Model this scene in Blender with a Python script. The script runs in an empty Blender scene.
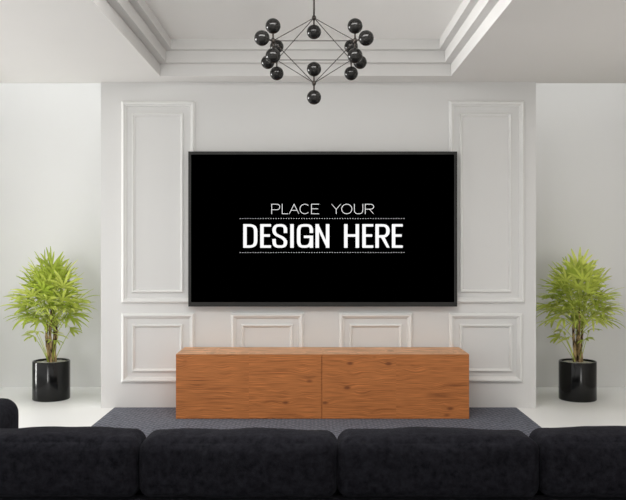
import bpy, bmesh, math, random
from mathutils import Vector, Matrix, noise

C = bpy.context.scene.collection
PI = math.pi
F = 800.0            # focal length in pixels of the 626 px wide frame
CX, CY = 313.0, 247.0
CAMZ = 1.364

def P(px, py, Y):
    return Vector(((px - CX) * Y / F, Y, CAMZ + (CY - py) * Y / F))

# ---------------------------------------------------------------- helpers
def obj(name, bm, m, parent=None, smooth=False, label=None, kind=None):
    bmesh.ops.recalc_face_normals(bm, faces=bm.faces)
    me = bpy.data.meshes.new(name)
    bm.to_mesh(me); bm.free()
    if smooth:
        for p in me.polygons: p.use_smooth = True
    me.materials.append(m)
    o = bpy.data.objects.new(name, me); C.objects.link(o)
    if parent is not None: o.parent = parent
    if label: o['label'] = label
    if kind: o['kind'] = kind
    return o

def thing(name, label, cat, loc=(0, 0, 0), rz=0):
    o = bpy.data.objects.new(name, None); C.objects.link(o)
    o.location = loc; o.rotation_euler = (0, 0, rz)
    o.empty_display_size = 0.1
    o['label'] = label; o['category'] = cat
    return o

def add_box(bm, x0, x1, y0, y1, z0, z1, bev=0, seg=2):
    r = bmesh.ops.create_cube(bm, size=1)
    for v in r['verts']:
        v.co = Vector((x0 + (v.co.x + .5) * (x1 - x0), y0 + (v.co.y + .5) * (y1 - y0), z0 + (v.co.z + .5) * (z1 - z0)))
    if bev:
        es = list({e for v in r['verts'] for e in v.link_edges})
        bmesh.ops.bevel(bm, geom=es, offset=bev, segments=seg, affect='EDGES', profile=.5)

def box(*a, **k):
    bm = bmesh.new(); add_box(bm, *a, **k); return bm

def add_tube(bm, pts, rad, n=8, cap=True):
    pts = [Vector(p) for p in pts]
    if not hasattr(rad, '__len__'): rad = [rad] * len(pts)
    rings = []
    up = None
    for i, p in enumerate(pts):
        d = (pts[min(i + 1, len(pts) - 1)] - pts[max(i - 1, 0)]).normalized()
        if up is None:
            up = d.orthogonal().normalized()
        else:
            up = (up - d * up.dot(d)).normalized()
        s = d.cross(up)
        rings.append([bm.verts.new(p + (up * math.cos(a) + s * math.sin(a)) * rad[i]) for a in [2 * PI * k / n for k in range(n)]])
    for a, b in zip(rings, rings[1:]):
        for k in range(n):
            bm.faces.new((a[k], a[(k + 1) % n], b[(k + 1) % n], b[k]))
    if cap:
        bm.faces.new(rings[0][::-1]); bm.faces.new(rings[-1])

def add_lathe(bm, prof, n=48, c=(0, 0, 0)):
    rings = []
    for r, z in prof:
        if r < 1e-6:
            rings.append([bm.verts.new((c[0], c[1], c[2] + z))])
        else:
            rings.append([bm.verts.new((c[0] + r * math.cos(2 * PI * k / n), c[1] + r * math.sin(2 * PI * k / n), c[2] + z)) for k in range(n)])
    for a, b in zip(rings, rings[1:]):
        for k in range(n):
            q = [a[k % len(a)], a[(k + 1) % len(a)], b[(k + 1) % len(b)], b[k % len(b)]]
            u = []
            for v in q:
                if v not in u: u.append(v)
            if len(u) > 2: bm.faces.new(u)

def soft_box(lo, hi, r, bulge=(0, 0, 0), seg=(24, 12, 14), wr=0.0, seed=0):
    """rounded upholstery block: rounded box + crowned faces + gentle wrinkles"""
    bm = bmesh.new()
    lo, hi = Vector(lo), Vector(hi)
    c = (lo + hi) / 2; h = (hi - lo) / 2
    def face(ax, sgn):
        u, v = [i for i in range(3) if i != ax]
        nu, nv = seg[u], seg[v]
        g = []
        for i in range(nu + 1):
            row = []
            for j in range(nv + 1):
                q = [0, 0, 0]; q[ax] = sgn
                q[u] = math.sin((2 * i / nu - 1) * PI / 2) * .55 + (2 * i / nu - 1) * .45
                q[v] = math.sin((2 * j / nv - 1) * PI / 2) * .55 + (2 * j / nv - 1) * .45
                row.append(bm.verts.new(q))
            g.append(row)
        for i in range(nu):
            for j in range(nv):
                bm.faces.new((g[i][j], g[i + 1][j], g[i + 1][j + 1], g[i][j + 1]))
    for ax in range(3):
        for s in (-1, 1): face(ax, s)
    bmesh.ops.remove_doubles(bm, verts=bm.verts, dist=1e-5)
    for v in bm.verts:
        q = v.co.copy()
        p = Vector([q[i] * h[i] for i in range(3)])
        inner = Vector([max(-(h[i] - r), min(h[i] - r, p[i])) for i in range(3)])
        d = p - inner
        n = d.normalized() if d.length > 1e-9 else Vector()
        p = inner + n * min(r, d.length) if d.length > r else p
        for i in range(3):
            u, w = [k for k in range(3) if k != i]
            k = (1 - q[u] ** 2) * (1 - q[w] ** 2)
            p[i] += bulge[i] * k * q[i]
        if wr:
            s = p * 5 + Vector((seed * 3.1, seed, -seed))
            p += n * wr * noise.noise(s) if n.length else Vector()
            p += Vector((0, 0, 1)) * wr * .6 * noise.noise(p * 9 + Vector((seed, 5, 1)))
        v.co = c + p
    return bm

# ---------------------------------------------------------------- materials
def mat(name, col, rough=.5, spec=.5, metal=0, **kw):
    m = bpy.data.materials.new(name); m.use_nodes = True
    b = m.node_tree.nodes['Principled BSDF']
    b.inputs['Base Color'].default_value = (*col, 1)
    b.inputs['Roughness'].default_value = rough
    b.inputs['Specular IOR Level'].default_value = spec
    b.inputs['Metallic'].default_value = metal
    for k, v in kw.items(): b.inputs[k].default_value = v
    return m

def nd(m, t, **kw):
    n = m.node_tree.nodes.new(t)
    for k, v in kw.items(): setattr(n, k, v)
    return n

def lk(m, a, b): m.node_tree.links.new(a, b)

def bsdf(m): return m.node_tree.nodes['Principled BSDF']

def plaster(name, col, bump=.02, rough=.65, spec=.3):
    m = mat(name, col, rough, spec)
    tc = nd(m, 'ShaderNodeTexCoord'); nz = nd(m, 'ShaderNodeTexNoise')
    nz.inputs['Scale'].default_value = 2.2; nz.inputs['Detail'].default_value = 3
    rp = nd(m, 'ShaderNodeMapRange')
    rp.inputs['To Min'].default_value = .985; rp.inputs['To Max'].default_value = 1.015
    mx = nd(m, 'ShaderNodeMix', data_type='RGBA', blend_type='MULTIPLY')
    mx.inputs['Factor'].default_value = 1
    mx.inputs[6].default_value = (*col, 1)
    lk(m, tc.outputs['Object'], nz.inputs['Vector']); lk(m, nz.outputs['Fac'], rp.inputs['Value'])
    lk(m, rp.outputs['Result'], mx.inputs[7]); lk(m, mx.outputs[2], bsdf(m).inputs['Base Color'])
    n2 = nd(m, 'ShaderNodeTexNoise'); n2.inputs['Scale'].default_value = 180
    bp = nd(m, 'ShaderNodeBump'); bp.inputs['Strength'].default_value = bump; bp.inputs['Distance'].default_value = .01
    lk(m, tc.outputs['Object'], n2.inputs['Vector']); lk(m, n2.outputs['Fac'], bp.inputs['Height'])
    lk(m, bp.outputs['Normal'], bsdf(m).inputs['Normal'])
    return m

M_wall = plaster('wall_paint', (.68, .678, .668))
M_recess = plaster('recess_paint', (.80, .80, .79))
M_trim = plaster('trim_paint', (.76, .76, .745), .005, .5)
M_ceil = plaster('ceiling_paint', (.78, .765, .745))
M_steps_shaded = plaster('step_paint_shaded', (.70, .692, .678))  # ceiling paint darkened: shade on the steps put into the colour
M_coffer_lit = plaster('coffer_paint_lit', (.93, .92, .90))  # ceiling paint brightened: colour stands in for light bounced up into the coffer
M_floor = plaster('white_floor', (.89, .89, .88), .004, .38, .4)
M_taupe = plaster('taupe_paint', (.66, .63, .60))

def wood(name, g, eg=1.3, eb=1.8):
    m = mat(name, (.43, .16, .05), .5, .35)
    nt = m.node_tree
    tc = nd(m, 'ShaderNodeTexCoord'); sx = nd(m, 'ShaderNodeSeparateXYZ')
    lk(m, tc.outputs['Object'], sx.inputs[0])
    # four veneer leaves along the length, each with grain of its own
    dv = nd(m, 'ShaderNodeMath', operation='DIVIDE'); dv.inputs[1].default_value = .5815
    ad = nd(m, 'ShaderNodeMath', operation='ADD'); ad.inputs[1].default_value = 20.0
    fl = nd(m, 'ShaderNodeMath', operation='FLOOR')
    lk(m, sx.outputs['X'], dv.inputs[0]); lk(m, dv.outputs[0], ad.inputs[0]); lk(m, ad.outputs[0], fl.inputs[0])
    of = nd(m, 'ShaderNodeMath', operation='MULTIPLY'); of.inputs[1].default_value = 7.37
    lk(m, fl.outputs[0], of.inputs[0])
    cb = nd(m, 'ShaderNodeCombineXYZ')
    a2 = nd(m, 'ShaderNodeMath', operation='ADD'); lk(m, sx.outputs['X'], a2.inputs[0]); lk(m, of.outputs[0], a2.inputs[1])
    a3 = nd(m, 'ShaderNodeMath', operation='ADD'); lk(m, sx.outputs['Z'], a3.inputs[0]); lk(m, of.outputs[0], a3.inputs[1])
    lk(m, a2.outputs[0], cb.inputs[0]); lk(m, sx.outputs['Y'], cb.inputs[1]); lk(m, a3.outputs[0], cb.inputs[2])
    # knots: sparse stretched voronoi
    mp = nd(m, 'ShaderNodeMapping'); mp.inputs['Scale'].default_value = (5.5, 3, 11)
    lk(m, cb.outputs[0], mp.inputs[0])
    vo = nd(m, 'ShaderNodeTexVoronoi'); vo.inputs['Scale'].default_value = 1.0; vo.inputs['Randomness'].default_value = 1
    lk(m, mp.outputs[0], vo.inputs['Vector'])
    # flow distortion
    wp = nd(m, 'ShaderNodeMapping'); wp.inputs['Scale'].default_value = (1.6, 2, 6)
    lk(m, cb.outputs[0], wp.inputs[0])
    wn = nd(m, 'ShaderNodeTexNoise'); wn.inputs['Scale'].default_value = 1.0; wn.inputs['Detail'].default_value = 3
    lk(m, wp.outputs[0], wn.inputs['Vector'])
    knm = nd(m, 'ShaderNodeMapRange'); knm.inputs['From Min'].default_value = 0; knm.inputs['From Max'].default_value = .5
    knm.inputs['To Min'].default_value = .022; knm.inputs['To Max'].default_value = 0
    lk(m, vo.outputs['Distance'], knm.inputs['Value'])
    wm = nd(m, 'ShaderNodeMath', operation='MULTIPLY_ADD'); wm.inputs[1].default_value = .022
    lk(m, wn.outputs['Fac'], wm.inputs[0]); lk(m, knm.outputs['Result'], wm.inputs[2])
    zz = nd(m, 'ShaderNodeMath', operation='ADD'); lk(m, a3.outputs[0], zz.inputs[0]); lk(m, wm.outputs[0], zz.inputs[1])
    cb2 = nd(m, 'ShaderNodeCombineXYZ'); lk(m, a2.outputs[0], cb2.inputs[0]); lk(m, sx.outputs['Y'], cb2.inputs[1]); lk(m, zz.outputs[0], cb2.inputs[2])
    # broad grain + fine grain
    g1m = nd(m, 'ShaderNodeMapping'); g1m.inputs['Scale'].default_value = (2.0, 30, 75)
    lk(m, cb2.outputs[0], g1m.inputs[0])
    g1 = nd(m, 'ShaderNodeTexNoise'); g1.inputs['Scale'].default_value = 1; g1.inputs['Detail'].default_value = 4; g1.inputs['Roughness'].default_value = .6
    lk(m, g1m.outputs[0], g1.inputs['Vector'])
    cr = nd(m, 'ShaderNodeValToRGB')
    e = cr.color_ramp.elements
    e[0].position = .30; e[0].color = (0.25 * g, 0.082 * g ** eg, 0.024 * g ** eb, 1)
    e[1].position = .44; e[1].color = (.54 * g, .192 * g ** eg, .057 * g ** eb, 1)
    x = cr.color_ramp.elements.new(.72); x.color = (.62 * g, .232 * g ** eg, .074 * g ** eb, 1)
    lk(m, g1.outputs['Fac'], cr.inputs['Fac'])
    g2m = nd(m, 'ShaderNodeMapping'); g2m.inputs['Scale'].default_value = (5, 60, 230)
    lk(m, cb2.outputs[0], g2m.inputs[0])
    g2 = nd(m, 'ShaderNodeTexNoise'); g2.inputs['Scale'].default_value = 1; g2.inputs['Detail'].default_value = 2
    lk(m, g2m.outputs[0], g2.inputs['Vector'])
    r2 = nd(m, 'ShaderNodeMapRange'); r2.inputs['From Min'].default_value = .35; r2.inputs['From Max'].default_value = .65
    r2.inputs['To Min'].default_value = .62; r2.inputs['To Max'].default_value = 1.12
    lk(m, g2.outputs['Fac'], r2.inputs['Value'])
    mx = nd(m, 'ShaderNodeMix', data_type='RGBA', blend_type='MULTIPLY'); mx.inputs['Factor'].default_value = 1
    lk(m, cr.outputs['Color'], mx.inputs[6]); lk(m, r2.outputs['Result'], mx.inputs[7])
    # knot darkening, only for some cells
    sp = nd(m, 'ShaderNodeSeparateXYZ'); lk(m, vo.outputs['Color'], sp.inputs[0])
    gt = nd(m, 'ShaderNodeMath', operation='GREATER_THAN'); gt.inputs[1].default_value = .55
    lk(m, sp.outputs['X'], gt.inputs[0])
    kd = nd(m, 'ShaderNodeMapRange'); kd.inputs['From Min'].default_value = .07; kd.inputs['From Max'].default_value = .20
    kd.inputs['To Min'].default_value = .8; kd.inputs['To Max'].default_value = 0
    lk(m, vo.outputs['Distance'], kd.inputs['Value'])
    kk = nd(m, 'ShaderNodeMath', operation='MULTIPLY'); lk(m, kd.outputs['Result'], kk.inputs[0]); lk(m, gt.outputs[0], kk.inputs[1])
    m2 = nd(m, 'ShaderNodeMix', data_type='RGBA'); lk(m, kk.outputs[0], m2.inputs['Factor'])
    lk(m, mx.outputs[2], m2.inputs[6]); m2.inputs[7].default_value = (0.15 * g, 0.045 * g ** eg, 0.016 * g ** eb, 1)
    lk(m, m2.outputs[2], bsdf(m).inputs['Base Color'])
    return m
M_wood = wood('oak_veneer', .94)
M_woodtop_lit = wood('oak_veneer_lit_top', 1.45, 2.1, 3.6)  # same oak, light falling on the top is put into the tint

def fabric():
    m = mat('charcoal_velour', (.012, .012, .014), .95, .05)
    b = bsdf(m)
    b.inputs['Sheen Weight'].default_value = .02; b.inputs['Sheen Roughness'].default_value = .45
    b.inputs['Sheen Tint'].default_value = (.75, .75, .9, 1)
    tc = nd(m, 'ShaderNodeTexCoord'); nz = nd(m, 'ShaderNodeTexNoise')
    nz.inputs['Scale'].default_value = 38; nz.inputs['Detail'].default_value = 6; nz.inputs['Roughness'].default_value = .7
    cr = nd(m, 'ShaderNodeValToRGB'); e = cr.color_ramp.elements
    e[0].position = .35; e[0].color = (.004, .004, .0055, 1); e[1].position = .7; e[1].color = (.0155, .0155, .0195, 1)
    lk(m, tc.outputs['Object'], nz.inputs['Vector']); lk(m, nz.outputs['Fac'], cr.inputs['Fac']); lk(m, cr.outputs['Color'], b.inputs['Base Color'])
    n2 = nd(m, 'ShaderNodeTexNoise'); n2.inputs['Scale'].default_value = 260; n2.inputs['Detail'].default_value = 3
    bp = nd(m, 'ShaderNodeBump'); bp.inputs['Strength'].default_value = .35; bp.inputs['Distance'].default_value = .004
    lk(m, tc.outputs['Object'], n2.inputs['Vector']); lk(m, n2.outputs['Fac'], bp.inputs['Height']); lk(m, bp.outputs['Normal'], b.inputs['Normal'])
    return m
M_fab = fabric()
M_seam = mat('dark_seam', (.006, .006, .007), .9, .1)

def rugmat():
    m = mat('woven_rug', (.08, .085, .11), .95, .1)
    b = bsdf(m)
    b.inputs['Sheen Weight'].default_value = .12
    tc = nd(m, 'ShaderNodeTexCoord')
    w1 = nd(m, 'ShaderNodeTexWave', wave_type='BANDS', bands_direction='DIAGONAL'); w1.inputs['Scale'].default_value = 11; w1.inputs['Distortion'].default_value = 1.2
    w1.inputs['Detail Scale'].default_value = 4
    mp = nd(m, 'ShaderNodeMapping'); mp.inputs['Rotation'].default_value = (0, 0, PI / 2)
    w2 = nd(m, 'ShaderNodeTexWave', wave_type='BANDS', bands_direction='DIAGONAL'); w2.inputs['Scale'].default_value = 11; w2.inputs['Distortion'].default_value = 1.2
    lk(m, tc.outputs['Object'], w1.inputs['Vector']); lk(m, tc.outputs['Object'], mp.inputs[0]); lk(m, mp.outputs[0], w2.inputs['Vector'])
    mu = nd(m, 'ShaderNodeMath', operation='MULTIPLY'); lk(m, w1.outputs['Fac'], mu.inputs[0]); lk(m, w2.outputs['Fac'], mu.inputs[1])
    nz = nd(m, 'ShaderNodeTexNoise'); nz.inputs['Scale'].default_value = 60; nz.inputs['Detail'].default_value = 4
    lk(m, tc.outputs['Object'], nz.inputs['Vector'])
    s = nd(m, 'ShaderNodeMath', operation='MULTIPLY_ADD'); s.inputs[1].default_value = .5
    lk(m, mu.outputs[0], s.inputs[0]); lk(m, nz.outputs['Fac'], s.inputs[2])
    cr = nd(m, 'ShaderNodeValToRGB'); e = cr.color_ramp.elements
    e[0].position = .38; e[0].color = (.030, .034, .050, 1); e[1].position = .95; e[1].color = (.155, .168, .215, 1)
    lk(m, s.outputs[0], cr.inputs['Fac']); lk(m, cr.outputs['Color'], b.inputs['Base Color'])
    bp = nd(m, 'ShaderNodeBump'); bp.inputs['Strength'].default_value = .6; bp.inputs['Distance'].default_value = .006
    lk(m, s.outputs[0], bp.inputs['Height']); lk(m, bp.outputs['Normal'], b.inputs['Normal'])
    return m
M_rug = rugmat()

M_black = mat('black_glazed_ceramic', (.003, .003, .003), .14, .32)
M_globe = mat('black_glass', (.010, .0095, .009), .08, .25)
M_bronze = mat('dark_bronze', (.028, .022, .018), .4, .5, .6)
M_bezel = mat('dark_grey_bezel', (.022, .022, .021), .45, .25)
M_tvback = mat('black_plastic', (.01, .01, .01), .5, .4)
M_screen = mat('black_screen', (0, 0, 0), .35, .0)
M_letter = mat('lit_white_pixels', (0, 0, 0), .5, 0, **{'Emission Color': (1, 1, 1, 1), 'Emission Strength': 1.0})

def soilmat(col):
    m = mat('pebble_topping', col, .9, .2)
    tc = nd(m, 'ShaderNodeTexCoord'); v = nd(m, 'ShaderNodeTexVoronoi'); v.inputs['Scale'].default_value = 70
    mr = nd(m, 'ShaderNodeMapRange'); mr.inputs['From Max'].default_value = .6; mr.inputs['To Min'].default_value = 1.1; mr.inputs['To Max'].default_value = .5
    mx = nd(m, 'ShaderNodeMix', data_type='RGBA', blend_type='MULTIPLY'); mx.inputs['Factor'].default_value = 1; mx.inputs[6].default_value = (*col, 1)
    lk(m, tc.outputs['Object'], v.inputs['Vector']); lk(m, v.outputs['Distance'], mr.inputs['Value']); lk(m, mr.outputs['Result'], mx.inputs[7])
    lk(m, mx.outputs[2], bsdf(m).inputs['Base Color'])
    return m
M_soil = soilmat((.80, .78, .74))

def canemat():
    m = mat('fibrous_cane', (.2, .12, .05), .85, .2)
    tc = nd(m, 'ShaderNodeTexCoord'); mp = nd(m, 'ShaderNodeMapping'); mp.inputs['Scale'].default_value = (30, 30, 14)
    nz = nd(m, 'ShaderNodeTexNoise'); nz.inputs['Scale'].default_value = 1; nz.inputs['Detail'].default_value = 3
    cr = nd(m, 'ShaderNodeValToRGB'); e = cr.color_ramp.elements
    e[0].position = .4; e[0].color = (.03, .018, .010, 1); e[1].position = .62; e[1].color = (.46, .33, .16, 1)
    lk(m, tc.outputs['Object'], mp.inputs[0]); lk(m, mp.outputs[0], nz.inputs['Vector']); lk(m, nz.outputs['Fac'], cr.inputs['Fac'])
    lk(m, cr.outputs['Color'], bsdf(m).inputs['Base Color'])
    return m
M_cane = canemat()

def leafmat():
    m = mat('palm_leaf', (.3, .42, .03), .45, .35)
    b = bsdf(m)
    oi = nd(m, 'ShaderNodeObjectInfo')
    cr = nd(m, 'ShaderNodeValToRGB'); e = cr.color_ramp.elements
    e[0].position = 0; e[0].color = (.36, .46, .055, 1); e[1].position = 1; e[1].color = (.76, .82, .20, 1)
    lk(m, oi.outputs['Random'], cr.inputs['Fac'])
    tc = nd(m, 'ShaderNodeTexCoord'); nz = nd(m, 'ShaderNodeTexNoise'); nz.inputs['Scale'].default_value = 14
    mr = nd(m, 'ShaderNodeMapRange'); mr.inputs['From Min'].default_value = .3; mr.inputs['From Max'].default_value = .7; mr.inputs['To Min'].default_value = .8; mr.inputs['To Max'].default_value = 1.15
    lk(m, tc.outputs['Object'], nz.inputs['Vector']); lk(m, nz.outputs['Fac'], mr.inputs['Value'])
    mx = nd(m, 'ShaderNodeMix', data_type='RGBA', blend_type='MULTIPLY'); mx.inputs['Factor'].default_value = 1
    lk(m, cr.outputs['Color'], mx.inputs[6]); lk(m, mr.outputs['Result'], mx.inputs[7])
    lk(m, mx.outputs[2], b.inputs['Base Color'])
    tr = nd(m, 'ShaderNodeBsdfTranslucent'); lk(m, mx.outputs[2], tr.inputs['Color'])
    ms = nd(m, 'ShaderNodeMixShader'); ms.inputs['Fac'].default_value = .32
    out = m.node_tree.nodes['Material Output']
    lk(m, b.outputs['BSDF'], ms.inputs[1]); lk(m, tr.outputs['BSDF'], ms.inputs[2]); lk(m, ms.outputs['Shader'], out.inputs['Surface'])
    return m
M_leaf = leafmat()

# ---------------------------------------------------------------- the room
D = 6.78          # panelled wall
R = 7.79          # recessed walls beside it
H = 2.762         # main ceiling
XL, XR = -3.06, 3.35
Y0 = -1.6

def struct(name, bm, m): return obj(name, bm, m, kind='structure')

struct('floor', box(XL - .2, XR + .2, Y0, R + .2, -.12, 0), M_floor)
struct('wall_back', box(XL - .2, XR + .2, R, R + .15, 0, 4.7), M_recess)
struct('wall_feature', box(-1.797, 1.89, D, R, 0, H + .3), M_wall)
struct('wall_upper', box(XL, XR, 6.70, 6.83, 3.41, 4.6), M_recess)
struct('wall_right', box(XR, XR + .15, Y0, R, 0, 4.7), M_taupe)
# left wall: a pier at the far end, then sill, header and pier around the wide window opening
bm = bmesh.new()
add_box(bm, XL - .15, XL, 7.05, R, 0, 4.7)
add_box(bm, XL - .15, XL, Y0, 7.05, 2.66, 3.5)
add_box(bm, XL - .15, XL, Y0, 0.2, 0, 2.66)
struct('wall_left', bm, M_recess)

# ceiling: slab with a stepped coffer, and the higher soffit over the recess
cx0, cx1, cy0, cy1 = -1.25, 1.128, 1.6, 6.54
st = [(0, H), (.060, H + .098), (.110, H + .192), (.155, H + .272)]
bm = bmesh.new()
def rect(i, z, inset):
    return [bm.verts.new(v) for v in ((cx0 + inset, cy0 + inset, z), (cx1 - inset, cy0 + inset, z), (cx1 - inset, cy1 - inset, z), (cx0 + inset, cy1 - inset, z))]
outer = [bm.verts.new(v) for v in ((XL, Y0, H), (XR, Y0, H), (XR, 6.83, H), (XL, 6.83, H))]
ring = rect(0, H, 0)
def band(a, b):
    for k in range(4): bm.faces.new((a[k], a[(k + 1) % 4], b[(k + 1) % 4], b[k]))
band(outer, ring)
sb = bmesh.new()
def srect(z, inset):
    return [sb.verts.new(v) for v in ((cx0 + inset, cy0 + inset, z), (cx1 - inset, cy0 + inset, z), (cx1 - inset, cy1 - inset, z), (cx0 + inset, cy1 - inset, z))]
def sband(a, b):
    for k in range(4): sb.faces.new((a[k], a[(k + 1) % 4], b[(k + 1) % 4], b[k]))
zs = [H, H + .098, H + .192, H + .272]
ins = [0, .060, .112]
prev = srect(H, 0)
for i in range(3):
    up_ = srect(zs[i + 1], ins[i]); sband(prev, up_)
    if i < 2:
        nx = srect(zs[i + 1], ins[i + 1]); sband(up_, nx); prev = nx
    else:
        cof = bmesh.new(); cof.faces.new([cof.verts.new(v.co) for v in up_]); struct('ceiling_coffer', cof, M_coffer_lit)
struct('ceiling_steps', sb, M_steps_shaded)
topr = [bm.verts.new(v) for v in ((XL, Y0, 3.4), (XR, Y0, 3.4), (XR, 6.83, 3.4), (XL, 6.83, 3.4))]
band(outer, topr); bm.faces.new(topr)
struct('ceiling', bm, M_ceil)
struct('ceiling_recess', box(XL, XR, 6.83, R, 4.6, 4.7), M_ceil)

# wall mouldings: mitred picture-frame rings
def frame(x0, x1, z0, z1, w, h, yb=D):
    prof = [(0, 0), (0, h * .45), (w * .12, h * .55), (w * .22, h * .9), (w * .42, h), (w * .62, h * .86), (w * .72, h * .5), (w * .88, h * .42), (w, 0)]
    bm = bmesh.new(); rings = []
    for t, q in prof:
        rings.append([bm.verts.new(v) for v in ((x0 + t, yb - q, z0 + t), (x1 - t, yb - q, z0 + t), (x1 - t, yb - q, z1 - t), (x0 + t, yb - q, z1 - t))])
    for a, b in zip(rings, rings[1:]):
        for k in range(4): bm.faces.new((a[k], a[(k + 1) % 4], b[(k + 1) % 4], b[k]))
    return bm
panels = [  # px boxes on the panelled wall: outer frame, inner frame
    ((121.8, 101.5, 195.3, 303.0), (132, 113.2, 183.6, 292.6)),
    ((448.7, 101.2, 524.0, 303.0), (459.4, 113.4, 511.4, 292.4)),
    ((121.8, 313.0, 194.8, 382.2), (132, 324.0, 182.9, 371.6)),
    ((230.9, 313.0, 303.8, 382.2), (241.2, 324.0, 293.0, 371.6)),
    ((339.0, 313.0, 412.4, 382.2), (349.4, 324.0, 401.8, 371.6)),
    ((448.8, 313.0, 522.0, 382.0), (459.4, 324.0, 512.0, 371.6)),
]
k = 1
for (a, b) in panels:
    for (x0, y0, x1, y1), w, h in ((a, .046, .034), (b, .027, .024)):
        p, q = P(x0, y1, D), P(x1, y0, D)
        struct('trim_%d' % k, frame(p.x, q.x, p.z, q.z, w, h), M_trim); k += 1

# ---------------------------------------------------------------- rug
rug = obj('area_rug', box(-1.682, 1.722, 2.55, D - .004, .0, .006, bev=.003), M_rug)
rug['label'] = 'blue-grey woven rug on the white floor under the wooden TV stand'
rug['category'] = 'rug'

# ---------------------------------------------------------------- TV stand
zb = .006
yf = 6.316
xl, xr = (175.9 - CX) * yf / F, (469.1 - CX) * yf / F
zt = CAMZ - (354.0 - CY) * yf / F
cab = thing('tv_stand', 'long low oak-veneer TV stand against the panelled wall below the television', 'tv stand', ((xl + xr) / 2, yf, zb))
hw = (xr - xl) / 2; hh = zt - zb - .003; dp = D - .026 - yf
obj('carcass', box(-hw, hw, .020, dp, 0, hh, bev=.0015), M_wood, cab)
obj('top_panel', box(-hw, hw, 0, dp, hh, hh + .003, bev=.001), M_woodtop_lit, cab, label='oak top, tinted lighter for light from above')
mid = (321.8 - CX) * yf / F - (xl + xr) / 2
for a, b in ((-hw, mid - .0022), (mid + .0022, hw)):
    obj('door', box(a, b, .0, .0185, .003, hh - .0015, bev=.001), M_wood, cab)

# ---------------------------------------------------------------- television
yt = 6.70
def TX(px): return (px - CX) * yt / F
def TZ(py): return CAMZ + (CY - py) * yt / F
tv = thing('television', 'large black flat-screen television on the white panelled wall showing white lettering', 'television', (TX(322.7), yt, TZ(306.6)))
ox, oz = TX(322.7), TZ(306.6)
X0, X1, Z0, Z1 = TX(188.2) - ox, TX(457.3) - ox, 0, TZ(151.4) - oz
x0, x1, z0, z1 = TX(191.0) - ox, TX(454.3) - ox, TZ(302.2) - oz, TZ(154.4) - oz
bm = bmesh.new()
oa = [(X0, 0, Z0), (X1, 0, Z0), (X1, 0, Z1), (X0, 0, Z1)]
pts = [[bm.verts.new(v) for v in oa]]
e = .004
pts.append([bm.verts.new((x0 + s * 0, 0, z)) for s, z in ((0, z0),)] )
pts.pop()
inn = [bm.verts.new(v) for v in ((x0, .0, z0), (x1, .0, z0), (x1, .0, z1), (x0, .0, z1))]
inb = [bm.verts.new(v) for v in ((x0, .006, z0), (x1, .006, z0), (x1, .006, z1), (x0, .006, z1))]
bk = [bm.verts.new((v[0], .028, v[2])) for v in oa]
ot = pts[0]
for a, b in ((ot, inn), (inn, inb), (bk, ot)):
    for q in range(4): bm.faces.new((a[q], a[(q + 1) % 4], b[(q + 1) % 4], b[q]))
bm.faces.new(bk)
bmesh.ops.bevel(bm, geom=[ed for ed in bm.edges if all(v in ot for v in ed.verts)], offset=.003, segments=2, affect='EDGES')
obj('bezel', bm, M_bezel, tv)
obj('back_housing', box(X0 + .12, X1 - .12, .028, .058, Z0 + .08, Z1 - .1, bev=.008), M_tvback, tv)
obj('wall_mount', box(-.25, .25, .058, D - yt - .0005, Z1 * .35, Z1 * .75), M_tvback, tv)
sc = obj('screen', box(x0 - .001, x1 + .001, .004, .012, z0 - .001, z1 + .001), M_screen, tv)

def catmull(pts, n=8):
    out = []
    P_ = [pts[0]] + pts + [pts[-1]]
    for i in range(1, len(P_) - 2):
        a, b, c, d = [Vector(p) for p in P_[i - 1:i + 3]]
        for j in range(n):
            t = j / n
            out.append(.5 * ((2 * b) + (c - a) * t + (2 * a - 5 * b + 4 * c - d) * t * t + (3 * b - a - 3 * c + d) * t ** 3))
    out.append(Vector(pts[-1]))
    return out
def L(*p): return ('l', [Vector(q) for q in p])
def K(*p): return ('c', catmull([Vector(q) for q in p]))
def ell(a0, a1, n=28, cx=.5, cy=.5, rx=.5, ry=.5):
    return ('c', [Vector((cx + rx * math.cos(math.radians(a0 + (a1 - a0) * i / n)), cy + ry * math.sin(math.radians(a0 + (a1 - a0) * i / n)))) for i in range(n + 1)])
E_ = [L((0, 0), (0, 1)), L((0, 1), (1, 1)), L((0, 0), (1, 0)), L((0, .52), (.86, .52))]
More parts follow.
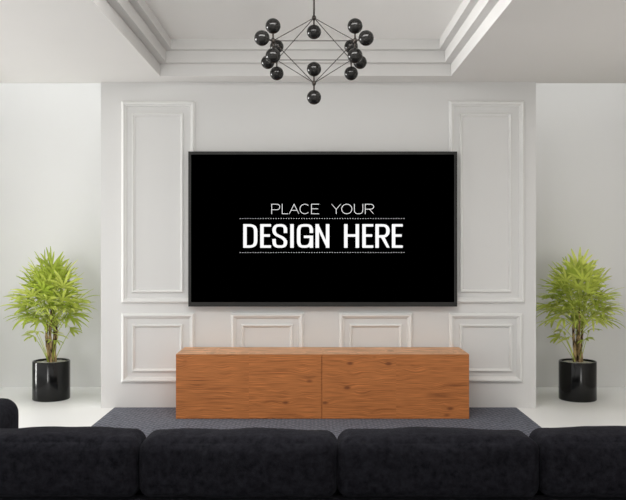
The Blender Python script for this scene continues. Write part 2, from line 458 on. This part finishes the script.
GL = {
 'D': [L((0, 0), (0, 1)), K((0, 1), (.3, 1), (.6, .99), (.86, .93), (.98, .80), (1, .62), (1, .38), (.98, .2), (.86, .07), (.6, .01), (.3, 0), (0, 0))],
 'E': E_,
 'S': [K((1, .70), (.98, .86), (.82, .975), (.5, 1), (.18, .97), (.02, .85), (.01, .72), (.12, .59), (.4, .50), (.72, .42), (.95, .30), (1, .2), (.94, .07), (.75, .005), (.5, 0), (.2, .02), (.04, .12), (0, .30))],
 'I': [L((.5, 0), (.5, 1))],
 'G': [K((1, .70), (.99, .84), (.85, .975), (.5, 1), (.15, .965), (.02, .83), (0, .62), (0, .38), (.02, .17), (.15, .03), (.45, 0), (.75, .03), (.93, .14), (1, .3)), L((1, .0), (1, .46)), L((1, .46), (.55, .46))],
 'N': [L((0, 0), (0, 1)), L((1, 0), (1, 1)), L((0, 1), (1, 0))],
 'H': [L((0, 0), (0, 1)), L((1, 0), (1, 1)), L((0, .52), (1, .52))],
 'R': [L((0, 0), (0, 1)), K((0, 1), (.4, 1), (.75, .98), (.95, .88), (1, .74), (.95, .6), (.75, .5), (.4, .48), (0, .48)), L((.5, .48), (1.0, 0))],
 'P': [L((0, 0), (0, 1)), K((0, 1), (.4, 1), (.78, .98), (.96, .87), (1, .71), (.96, .55), (.78, .44), (.4, .42), (0, .42))],
 'L': [L((0, 1), (0, 0)), L((0, 0), (1, 0))],
 'A': [L((0, 0), (.5, 1)), L((1, 0), (.5, 1)), L((.2, .36), (.8, .36))],
 'C': [ell(48, 312)],
 'Y': [L((0, 1), (.5, .45)), L((1, 1), (.5, .45)), L((.5, .45), (.5, 0))],
 'O': [ell(0, 360, 36)],
 'U': [K((0, 1), (0, .7), (0, .38), (.06, .16), (.22, .03), (.5, 0), (.78, .03), (.94, .16), (1, .38), (1, .7), (1, 1))],
}
def glyph(bm, ch, px0, px1, py0, py1, wv, wh):
    """letter drawn as flat ribbons inside its box on the screen (pixel units of the target converted to metres)"""
    bx0, bx1, bz0, bz1 = TX(px0) - ox, TX(px1) - ox, TZ(py1) - oz, TZ(py0) - oz
    s = yt / F; wv *= s; wh *= s
    for kind, pl in GL[ch]:
        q = [Vector((bx0 + wv / 2 + p.x * (bx1 - bx0 - wv), bz0 + wh / 2 + p.y * (bz1 - bz0 - wh))) for p in pl]
        if ch == 'I': q = [Vector(((bx0 + bx1) / 2, p.y)) for p in q]
        closed = (q[0] - q[-1]).length < 1e-6
        if not closed:
            for a, b in ((0, 1), (-1, -2)):
                d = (q[a] - q[b]).normalized(); q[a] = q[a] + Vector((d.x * wv / 2, d.y * wh / 2))
        prev = None; n = len(q)
        for i in range(n):
            a = q[i - 1] if i else (q[-2] if closed else q[0]); b = q[i + 1] if i < n - 1 else (q[1] if closed else q[-1])
            d = (b - a).normalized(); nv = Vector((-d.y, d.x))
            o_ = Vector((nv.x * wv / 2, nv.y * wh / 2))
            if abs(d.x) > .15 and abs(d.y) > .15 and kind == 'l':
                o_ = nv * wv * .5 if abs(d.y) > .3 else o_
                # diagonals are cut level by sliding sideways
                o_ = Vector((-wv * .53 / max(.5, abs(d.y)) ** .5 * (1 if d.y > 0 else -1), 0))
            pr = []
            for sg in (1, -1):
                w = q[i] + o_ * sg
                pr.append(bm.verts.new((min(bx1, max(bx0, w.x)), .003, min(bz1, max(bz0, w.y)))))
            if prev:
                try: bm.faces.new((prev[0], prev[1], pr[1], pr[0]))
                except ValueError: pass
            prev = pr
def lettering(name, items, py0, py1, wv, wh):
    for ch, a, b in items:
        bm = bmesh.new(); glyph(bm, ch, a, b, py0, py1, wv, wh)
        obj(name, bm, M_letter, sc)
lettering('thin_letter', [('P', 271.4, 279.9), ('L', 281.9, 288.3), ('A', 289.0, 299.2), ('C', 299.7, 309.9), ('E', 311.2, 319.1),
                          ('Y', 331.4, 341.0), ('O', 341.4, 352.2), ('U', 354.1, 363.1), ('R', 365.0, 374.0)], 203.9, 214.0, .55, .52)
lettering('bold_letter', [('D', 243.2, 257.4), ('E', 260.2, 271.0), ('S', 272.3, 287.2), ('I', 289.9, 294.1), ('G', 296.9, 313.1), ('N', 315.5, 329.4),
                          ('H', 344.1, 359.1), ('E', 362.3, 373.3), ('R', 375.4, 389.7), ('E', 391.9, 402.8)], 224.1, 247.8, 3.5, 2.5)
for py in (218.5, 252.5):
    bm = bmesh.new(); x = 239.8
    while x < 405.2:
        a, b = TX(x) - ox, TX(x + .8) - ox; c, d = TZ(py + .26) - oz, TZ(py - .26) - oz
        bm.faces.new([bm.verts.new(v) for v in ((a, .003, c), (b, .003, c), (b, .003, d), (a, .003, d))]); x += 2.56
    obj('dotted_line', bm, M_letter, sc)

# ---------------------------------------------------------------- sofa (seen from behind)
sofa = thing('sofa', 'long charcoal velour sofa with plump back cushions, seen from behind in the foreground', 'sofa', (0.15, 3.5, .006))
def so(name, bm, smooth=True, m=M_fab, label=None):
    bm.transform(Matrix.Translation((-.15, -3.5, -.006)))
    return obj(name, bm, m, sofa, smooth, label)
SL, SR = -1.41, 1.71
so('base_frame', soft_box((SL - .02, 3.20, .09), (SR + .02, 3.86, .30), .03, seg=(20, 10, 6)))
so('back_frame', soft_box((SL - .02, 3.172, .09), (SR + .02, 3.27, .356), .02, seg=(20, 6, 10)))
edges = [SL, -.700, .100, .908, SR]
for i in range(4):
    a, b = edges[i], edges[i + 1]
    tz = [.598, .592, .594, .600][i]
    c = so('back_cushion', soft_box((a + .001, 3.185, .352), (b - .001, 3.42, tz), .05, (.004, .022, .014), (48, 18, 20), .007, i + 1))
    pp = []
    so('seat_cushion', soft_box((a + .003, 3.38, .29), (b - .003, 3.875, .425), .045, (.003, .012, .016), (26, 20, 10), .005, i + 7))
for a, b in ((SL - .30, SL + .028), (SR - .015, SR + .30)):
    so('armrest', soft_box((a, 3.172, .09), (b, 3.82, .652), .072, (.0, .0, .008), (14, 22, 20), .004, 3))
for x in (SL - .05, SR - .15):
    for y in (3.25, 3.76):
        bm = bmesh.new(); add_lathe(bm, [(0, 0), (.018, 0), (.026, .1), (0, .1)], 16, (x, y, .006)); so('leg', bm, False, M_tvback)
for x in (.1,):
    for y in (3.25, 3.76):
        bm = bmesh.new(); add_lathe(bm, [(0, 0), (.018, 0), (.026, .1), (0, .1)], 16, (x, y, .006)); so('leg', bm, False, M_tvback)

# ---------------------------------------------------------------- chandelier
CH = Vector((.006, 4.80, CAMZ + 1.1768))
ch = thing('chandelier', 'black chandelier of glossy globes on a thin octahedral bar frame hanging from the coffered ceiling', 'chandelier', (CH.x, CH.y, H + .272))
ZT = H + .272 - CH.z
def co(name, bm, m, smooth=True):
    bm.transform(Matrix.Translation((0, 0, -ZT)))
    return obj(name, bm, m, ch, smooth)
bm = bmesh.new(); add_tube(bm, [(0, 0, .196), (0, 0, ZT - .02)], .0055, 12); co('rod', bm, M_bronze)
bm = bmesh.new(); add_lathe(bm, [(0, ZT - .035), (.02, ZT - .033), (.06, ZT - .022), (.065, ZT), (0, ZT)], 32); co('canopy', bm, M_bronze)
a = .234
T, B = Vector((0, 0, .198)), Vector((0, 0, -.194))
Q = [Vector((-a, -a, 0)), Vector((a, -a, 0)), Vector((a, a, 0)), Vector((-a, a, 0))]
def bar(p, q):
    bm = bmesh.new(); add_tube(bm, [p, q], .0024, 8); co('bar', bm, M_bronze)
for i in range(4):
    bar(Q[i], Q[(i + 1) % 4]); bar(T, Q[i]); bar(B, Q[i])
def hub(p, d):
    bm = bmesh.new(); add_lathe(bm, [(0, -.014), (.008, -.014), (.012, -.006), (.013, 0), (.012, .006), (.008, .014), (0, .014)], 16); bm.transform(Matrix.Translation(p)); co('hub', bm, M_bronze)
def globe(p, d):
    c = p + d * .0845
    bm = bmesh.new(); add_tube(bm, [p, c - d * .03], [.005, .005], 10); co('stem', bm, M_bronze)
    bm = bmesh.new(); bmesh.ops.create_uvsphere(bm, u_segments=40, v_segments=24, radius=.0432); bm.transform(Matrix.Translation(c)); co('globe', bm, M_globe)
up = Vector((0, 0, 1))
for p in (T, B): hub(p, up)
globe(T, -up); globe(B, up); globe(B, -up)
for p in Q:
    hub(p, up)
    for d in (up, -up, Vector((p.x, p.y, 0)).normalized()): globe(p, d)

# ---------------------------------------------------------------- potted palms
def leaflet(bm, base, d, n, length, width, droop, rng):
    """strap leaflet folded along its midrib, narrow at the base, blunt tip, bending under its weight"""
    S = 7; pos = base.copy(); dirv = d.normalized(); rows = []
    prof = (.16, .55, .85, 1.0, 1.0, .88, .66, .26)
    for i in range(S + 1):
        t = i / S
        side = dirv.cross(n)
        if side.length < 1e-4: side = dirv.orthogonal()
        side.normalize(); nn = side.cross(dirv).normalized()
        w = width * prof[i] * .5
        rows.append([bm.verts.new(pos + side * w + nn * w * .35), bm.verts.new(pos), bm.verts.new(pos - side * w + nn * w * .35)])
        dirv = (dirv + Vector((0, 0, -1)) * droop * (.2 + t) / S).normalized()
        pos = pos + dirv * length / S
    for r0, r1 in zip(rows, rows[1:]):
        for k in (0, 1): bm.faces.new((r0[k], r0[k + 1], r1[k + 1], r1[k]))

def frond(root, start, hub, ax, length, nl, droop, rng, spread):
    """petiole from the cane to the hub, a split fan of leaflets from the hub"""
    bm = bmesh.new(); ax = ax.normalized()
    mid = (start + hub) / 2 + Vector((0, 0, .02)) - ax * .01
    pts = [start.lerp(mid, t).lerp(mid.lerp(hub, t), t) for t in (0, .25, .5, .75, 1)]
    add_tube(bm, pts, [.0036, .0032, .0029, .0027, .0026], 5)
    side = ax.cross(Vector((0, 0, 1)))
    if side.length < .15: side = Vector((1, .25, 0))
    side = (side - ax * side.dot(ax)).normalized(); n = side.cross(ax).normalized()
    roll = rng.uniform(-.5, .5)
    s2 = side * math.cos(roll) + n * math.sin(roll); n2 = s2.cross(ax)
    for i in range(nl):
        f = (i / (nl - 1) - .5) * 2
        an = f * spread + rng.uniform(-.07, .07)
        dd = ax * math.cos(an) + s2 * math.sin(an) + n2 * rng.uniform(-.05, .22)
        leaflet(bm, hub, dd, n2, length * (1 - .22 * abs(f)) * rng.uniform(.88, 1.08), rng.uniform(.020, .027), droop * rng.uniform(.6, 1.3), rng)
    return obj('frond', bm, M_leaf, root, True)

def palm(loc, label, seed, rz):
    rng = random.Random(seed)
    t = thing('potted_palm', label, 'potted plant', loc, 0)
    r, h = .1635, .345
    bm = bmesh.new()
    add_lathe(bm, [(0, 0), (r - .006, 0), (r - .001, .004), (r, .010), (r, h - .006), (r - .003, h), (r - .010, h), (r - .013, h - .005), (r - .014, h - .04), (0, h - .04)], 72)
    o = obj('pot', bm, M_black, t, True)
    for p in o.data.polygons:
        p.use_smooth = abs(p.normal.z) < .95
    bm = bmesh.new()
    n = 40
    add_lathe(bm, [(r - .0135, h - .036), (r - .014, h - .018), (r * .6, h - .012), (0, h - .010)], n)
    for v in bm.verts: v.co.z += rng.uniform(-.002, .003)
    obj('soil', bm, M_soil, t, True)
    canes = []
    for i, (dx, dy, top, rad) in enumerate(((-.028, -.004, .72, .0165), (.004, -.026, .86, .017), (.030, .004, .68, .016), (.008, .032, .78, .015))):
        pts = []; rr = []
        for k in range(15):
            u = k / 14
            pts.append((dx * (1 + .35 * u) + .006 * math.sin(7 * u + i), dy * (1 + .35 * u) + .006 * math.cos(6 * u + i), h - .03 + u * (top - h)))
            rr.append(rad * (1 - .42 * u) * (1.14 if k % 3 == 0 else .96))
        bm = bmesh.new(); add_tube(bm, pts, rr, 12); obj('cane', bm, M_cane, t, True)
        canes.append([Vector(p) for p in pts])
    def cane_at(c, z):
        for a_, b_ in zip(c, c[1:]):
            if b_.z >= z: return a_.lerp(b_, (z - a_.z) / (b_.z - a_.z))
        return c[-1].copy()
    az = rz
    # the top fan, upright and open to the room
    frond(t, canes[1][-1], Vector((.004, -.03, 1.165)), Vector((.0, -.25, 1)), .215, 9, .25, rng, 1.25)
    N = 85
    for k in range(N):
        u = ((k + .5) / N) ** .74
        az += 2.39996 + rng.uniform(-.3, .3)
        zh = 1.15 - .44 * u + rng.uniform(-.03, .03)
        rmax = .07 + .165 * math.sin(min(1, u * 1.9) * PI / 2)
        rh = rmax * math.sqrt(rng.uniform(.08, 1))
        el = 1.10 - 1.25 * u + rng.uniform(-.2, .2) + .35 * (1 - rh / rmax)
        hub = Vector((.004 + rh * math.cos(az), rh * math.sin(az), zh))
        ax = Vector((math.cos(az) * math.cos(el), math.sin(az) * math.cos(el), math.sin(el)))
        c = canes[1] if u < .2 else rng.choice(canes)
        s = cane_at(c, min(c[-1].z, zh - .06 - .5 * rh))
        frond(t, s, hub, ax, (.205 + .03 * u) * rng.uniform(.88, 1.08), rng.choice((5, 6, 6, 7)), .35 + .85 * u, rng, rng.uniform(1.15, 1.5))
    # a few low suckers on thin stalks
    for k in range(7):
        az += 2.39996 * .5 + rng.uniform(-.25, .25)
        rh = rng.uniform(.10, .17)
        hub = Vector((rh * math.cos(az), rh * math.sin(az), rng.uniform(.53, .62)))
        s = Vector((.03 * math.cos(az), .03 * math.sin(az), h - .012))
        ax = Vector((math.cos(az), math.sin(az), .1))
        frond(t, s, hub, ax, .12, 6, 1.1, rng, 1.3)
    return t
palm(((51.3 - CX) * 7.19 / F, 7.19, 0), 'potted lady palm in a glossy black pot, left of the panelled wall', 11, .3)
palm(((577.6 - CX) * 7.17 / F, 7.17, 0), 'potted lady palm in a glossy black pot, right of the panelled wall', 23, 1.7)

# ---------------------------------------------------------------- light
w = bpy.data.worlds.new('daylight'); bpy.context.scene.world = w; w.use_nodes = True
w.node_tree.nodes['Background'].inputs['Color'].default_value = (1, .985, .96, 1)
w.node_tree.nodes['Background'].inputs['Strength'].default_value = .75

def area(name, loc, rot, sx, sy, power, col=(1, 1, 1)):
    l = bpy.data.lights.new(name, 'AREA'); l.shape = 'RECTANGLE'; l.size = sx; l.size_y = sy; l.energy = power; l.color = col
    o = bpy.data.objects.new(name, l); C.objects.link(o); o.location = loc; o.rotation_euler = rot
    return o
area('window_light', (XL - .05, 3.7, 1.45), (0, -PI / 2 + .35, 0), 2.4, 6.4, 22, (.98, .99, 1))
area('far_left_fill', (-13, 8.6, .7), (0, -PI / 2, .25), 3, 6, 1750, (1, .99, .97))  # added fill from far left, brightens the right-hand coffer steps
area('rear_fill', (-.2, Y0 + .05, 1.3), (PI / 2 - .1, 0, 0), 6.2, 2.6, 26, (1, .985, .96))  # added frontal fill behind the camera, evens out the room
area('overhead_fill', (-.16, 3.8, H + .262), (.12, 0, 0), 1.8, 1.3, 130, (1, .985, .96))  # added fill from above for floor, stand top and panelled wall
area('recess_fill_left', (-2.42, 7.32, 4.56), (0, 0, 0), 1.1, .8, 22, (.98, .99, 1))  # added fill above the left recess, brightens its wall and floor
area('recess_fill_right', (2.55, 7.32, 4.56), (0, 0, 0), 1.3, .85, 17, (.98, .99, 1))  # added fill above the right recess, same purpose
for nm, x, e in (('rear_side_fill_left', -2.8, 4), ('rear_side_fill_right', 2.75, 1.8)):  # added narrow fills that lift the recess walls down to the floor
    o = area(nm, (x, -1.2, 1.35), (PI / 2, 0, 0), .8, 2.2, e, (1, .99, .97)); o.data.spread = math.radians(30)

# ---------------------------------------------------------------- camera
cd = bpy.data.cameras.new('camera'); cam = bpy.data.objects.new('camera', cd); C.objects.link(cam)
cam.location = (0, 0, CAMZ); cam.rotation_euler = (PI / 2, 0, 0)
cd.sensor_fit = 'HORIZONTAL'; cd.sensor_width = 36; cd.lens = 36 * F / 626
cd.shift_y = -(250 - CY) / 626
bpy.context.scene.camera = cam
vs = bpy.context.scene.view_settings
vs.view_transform = 'Standard'; vs.look = 'None'; vs.exposure = 0; vs.gamma = 1
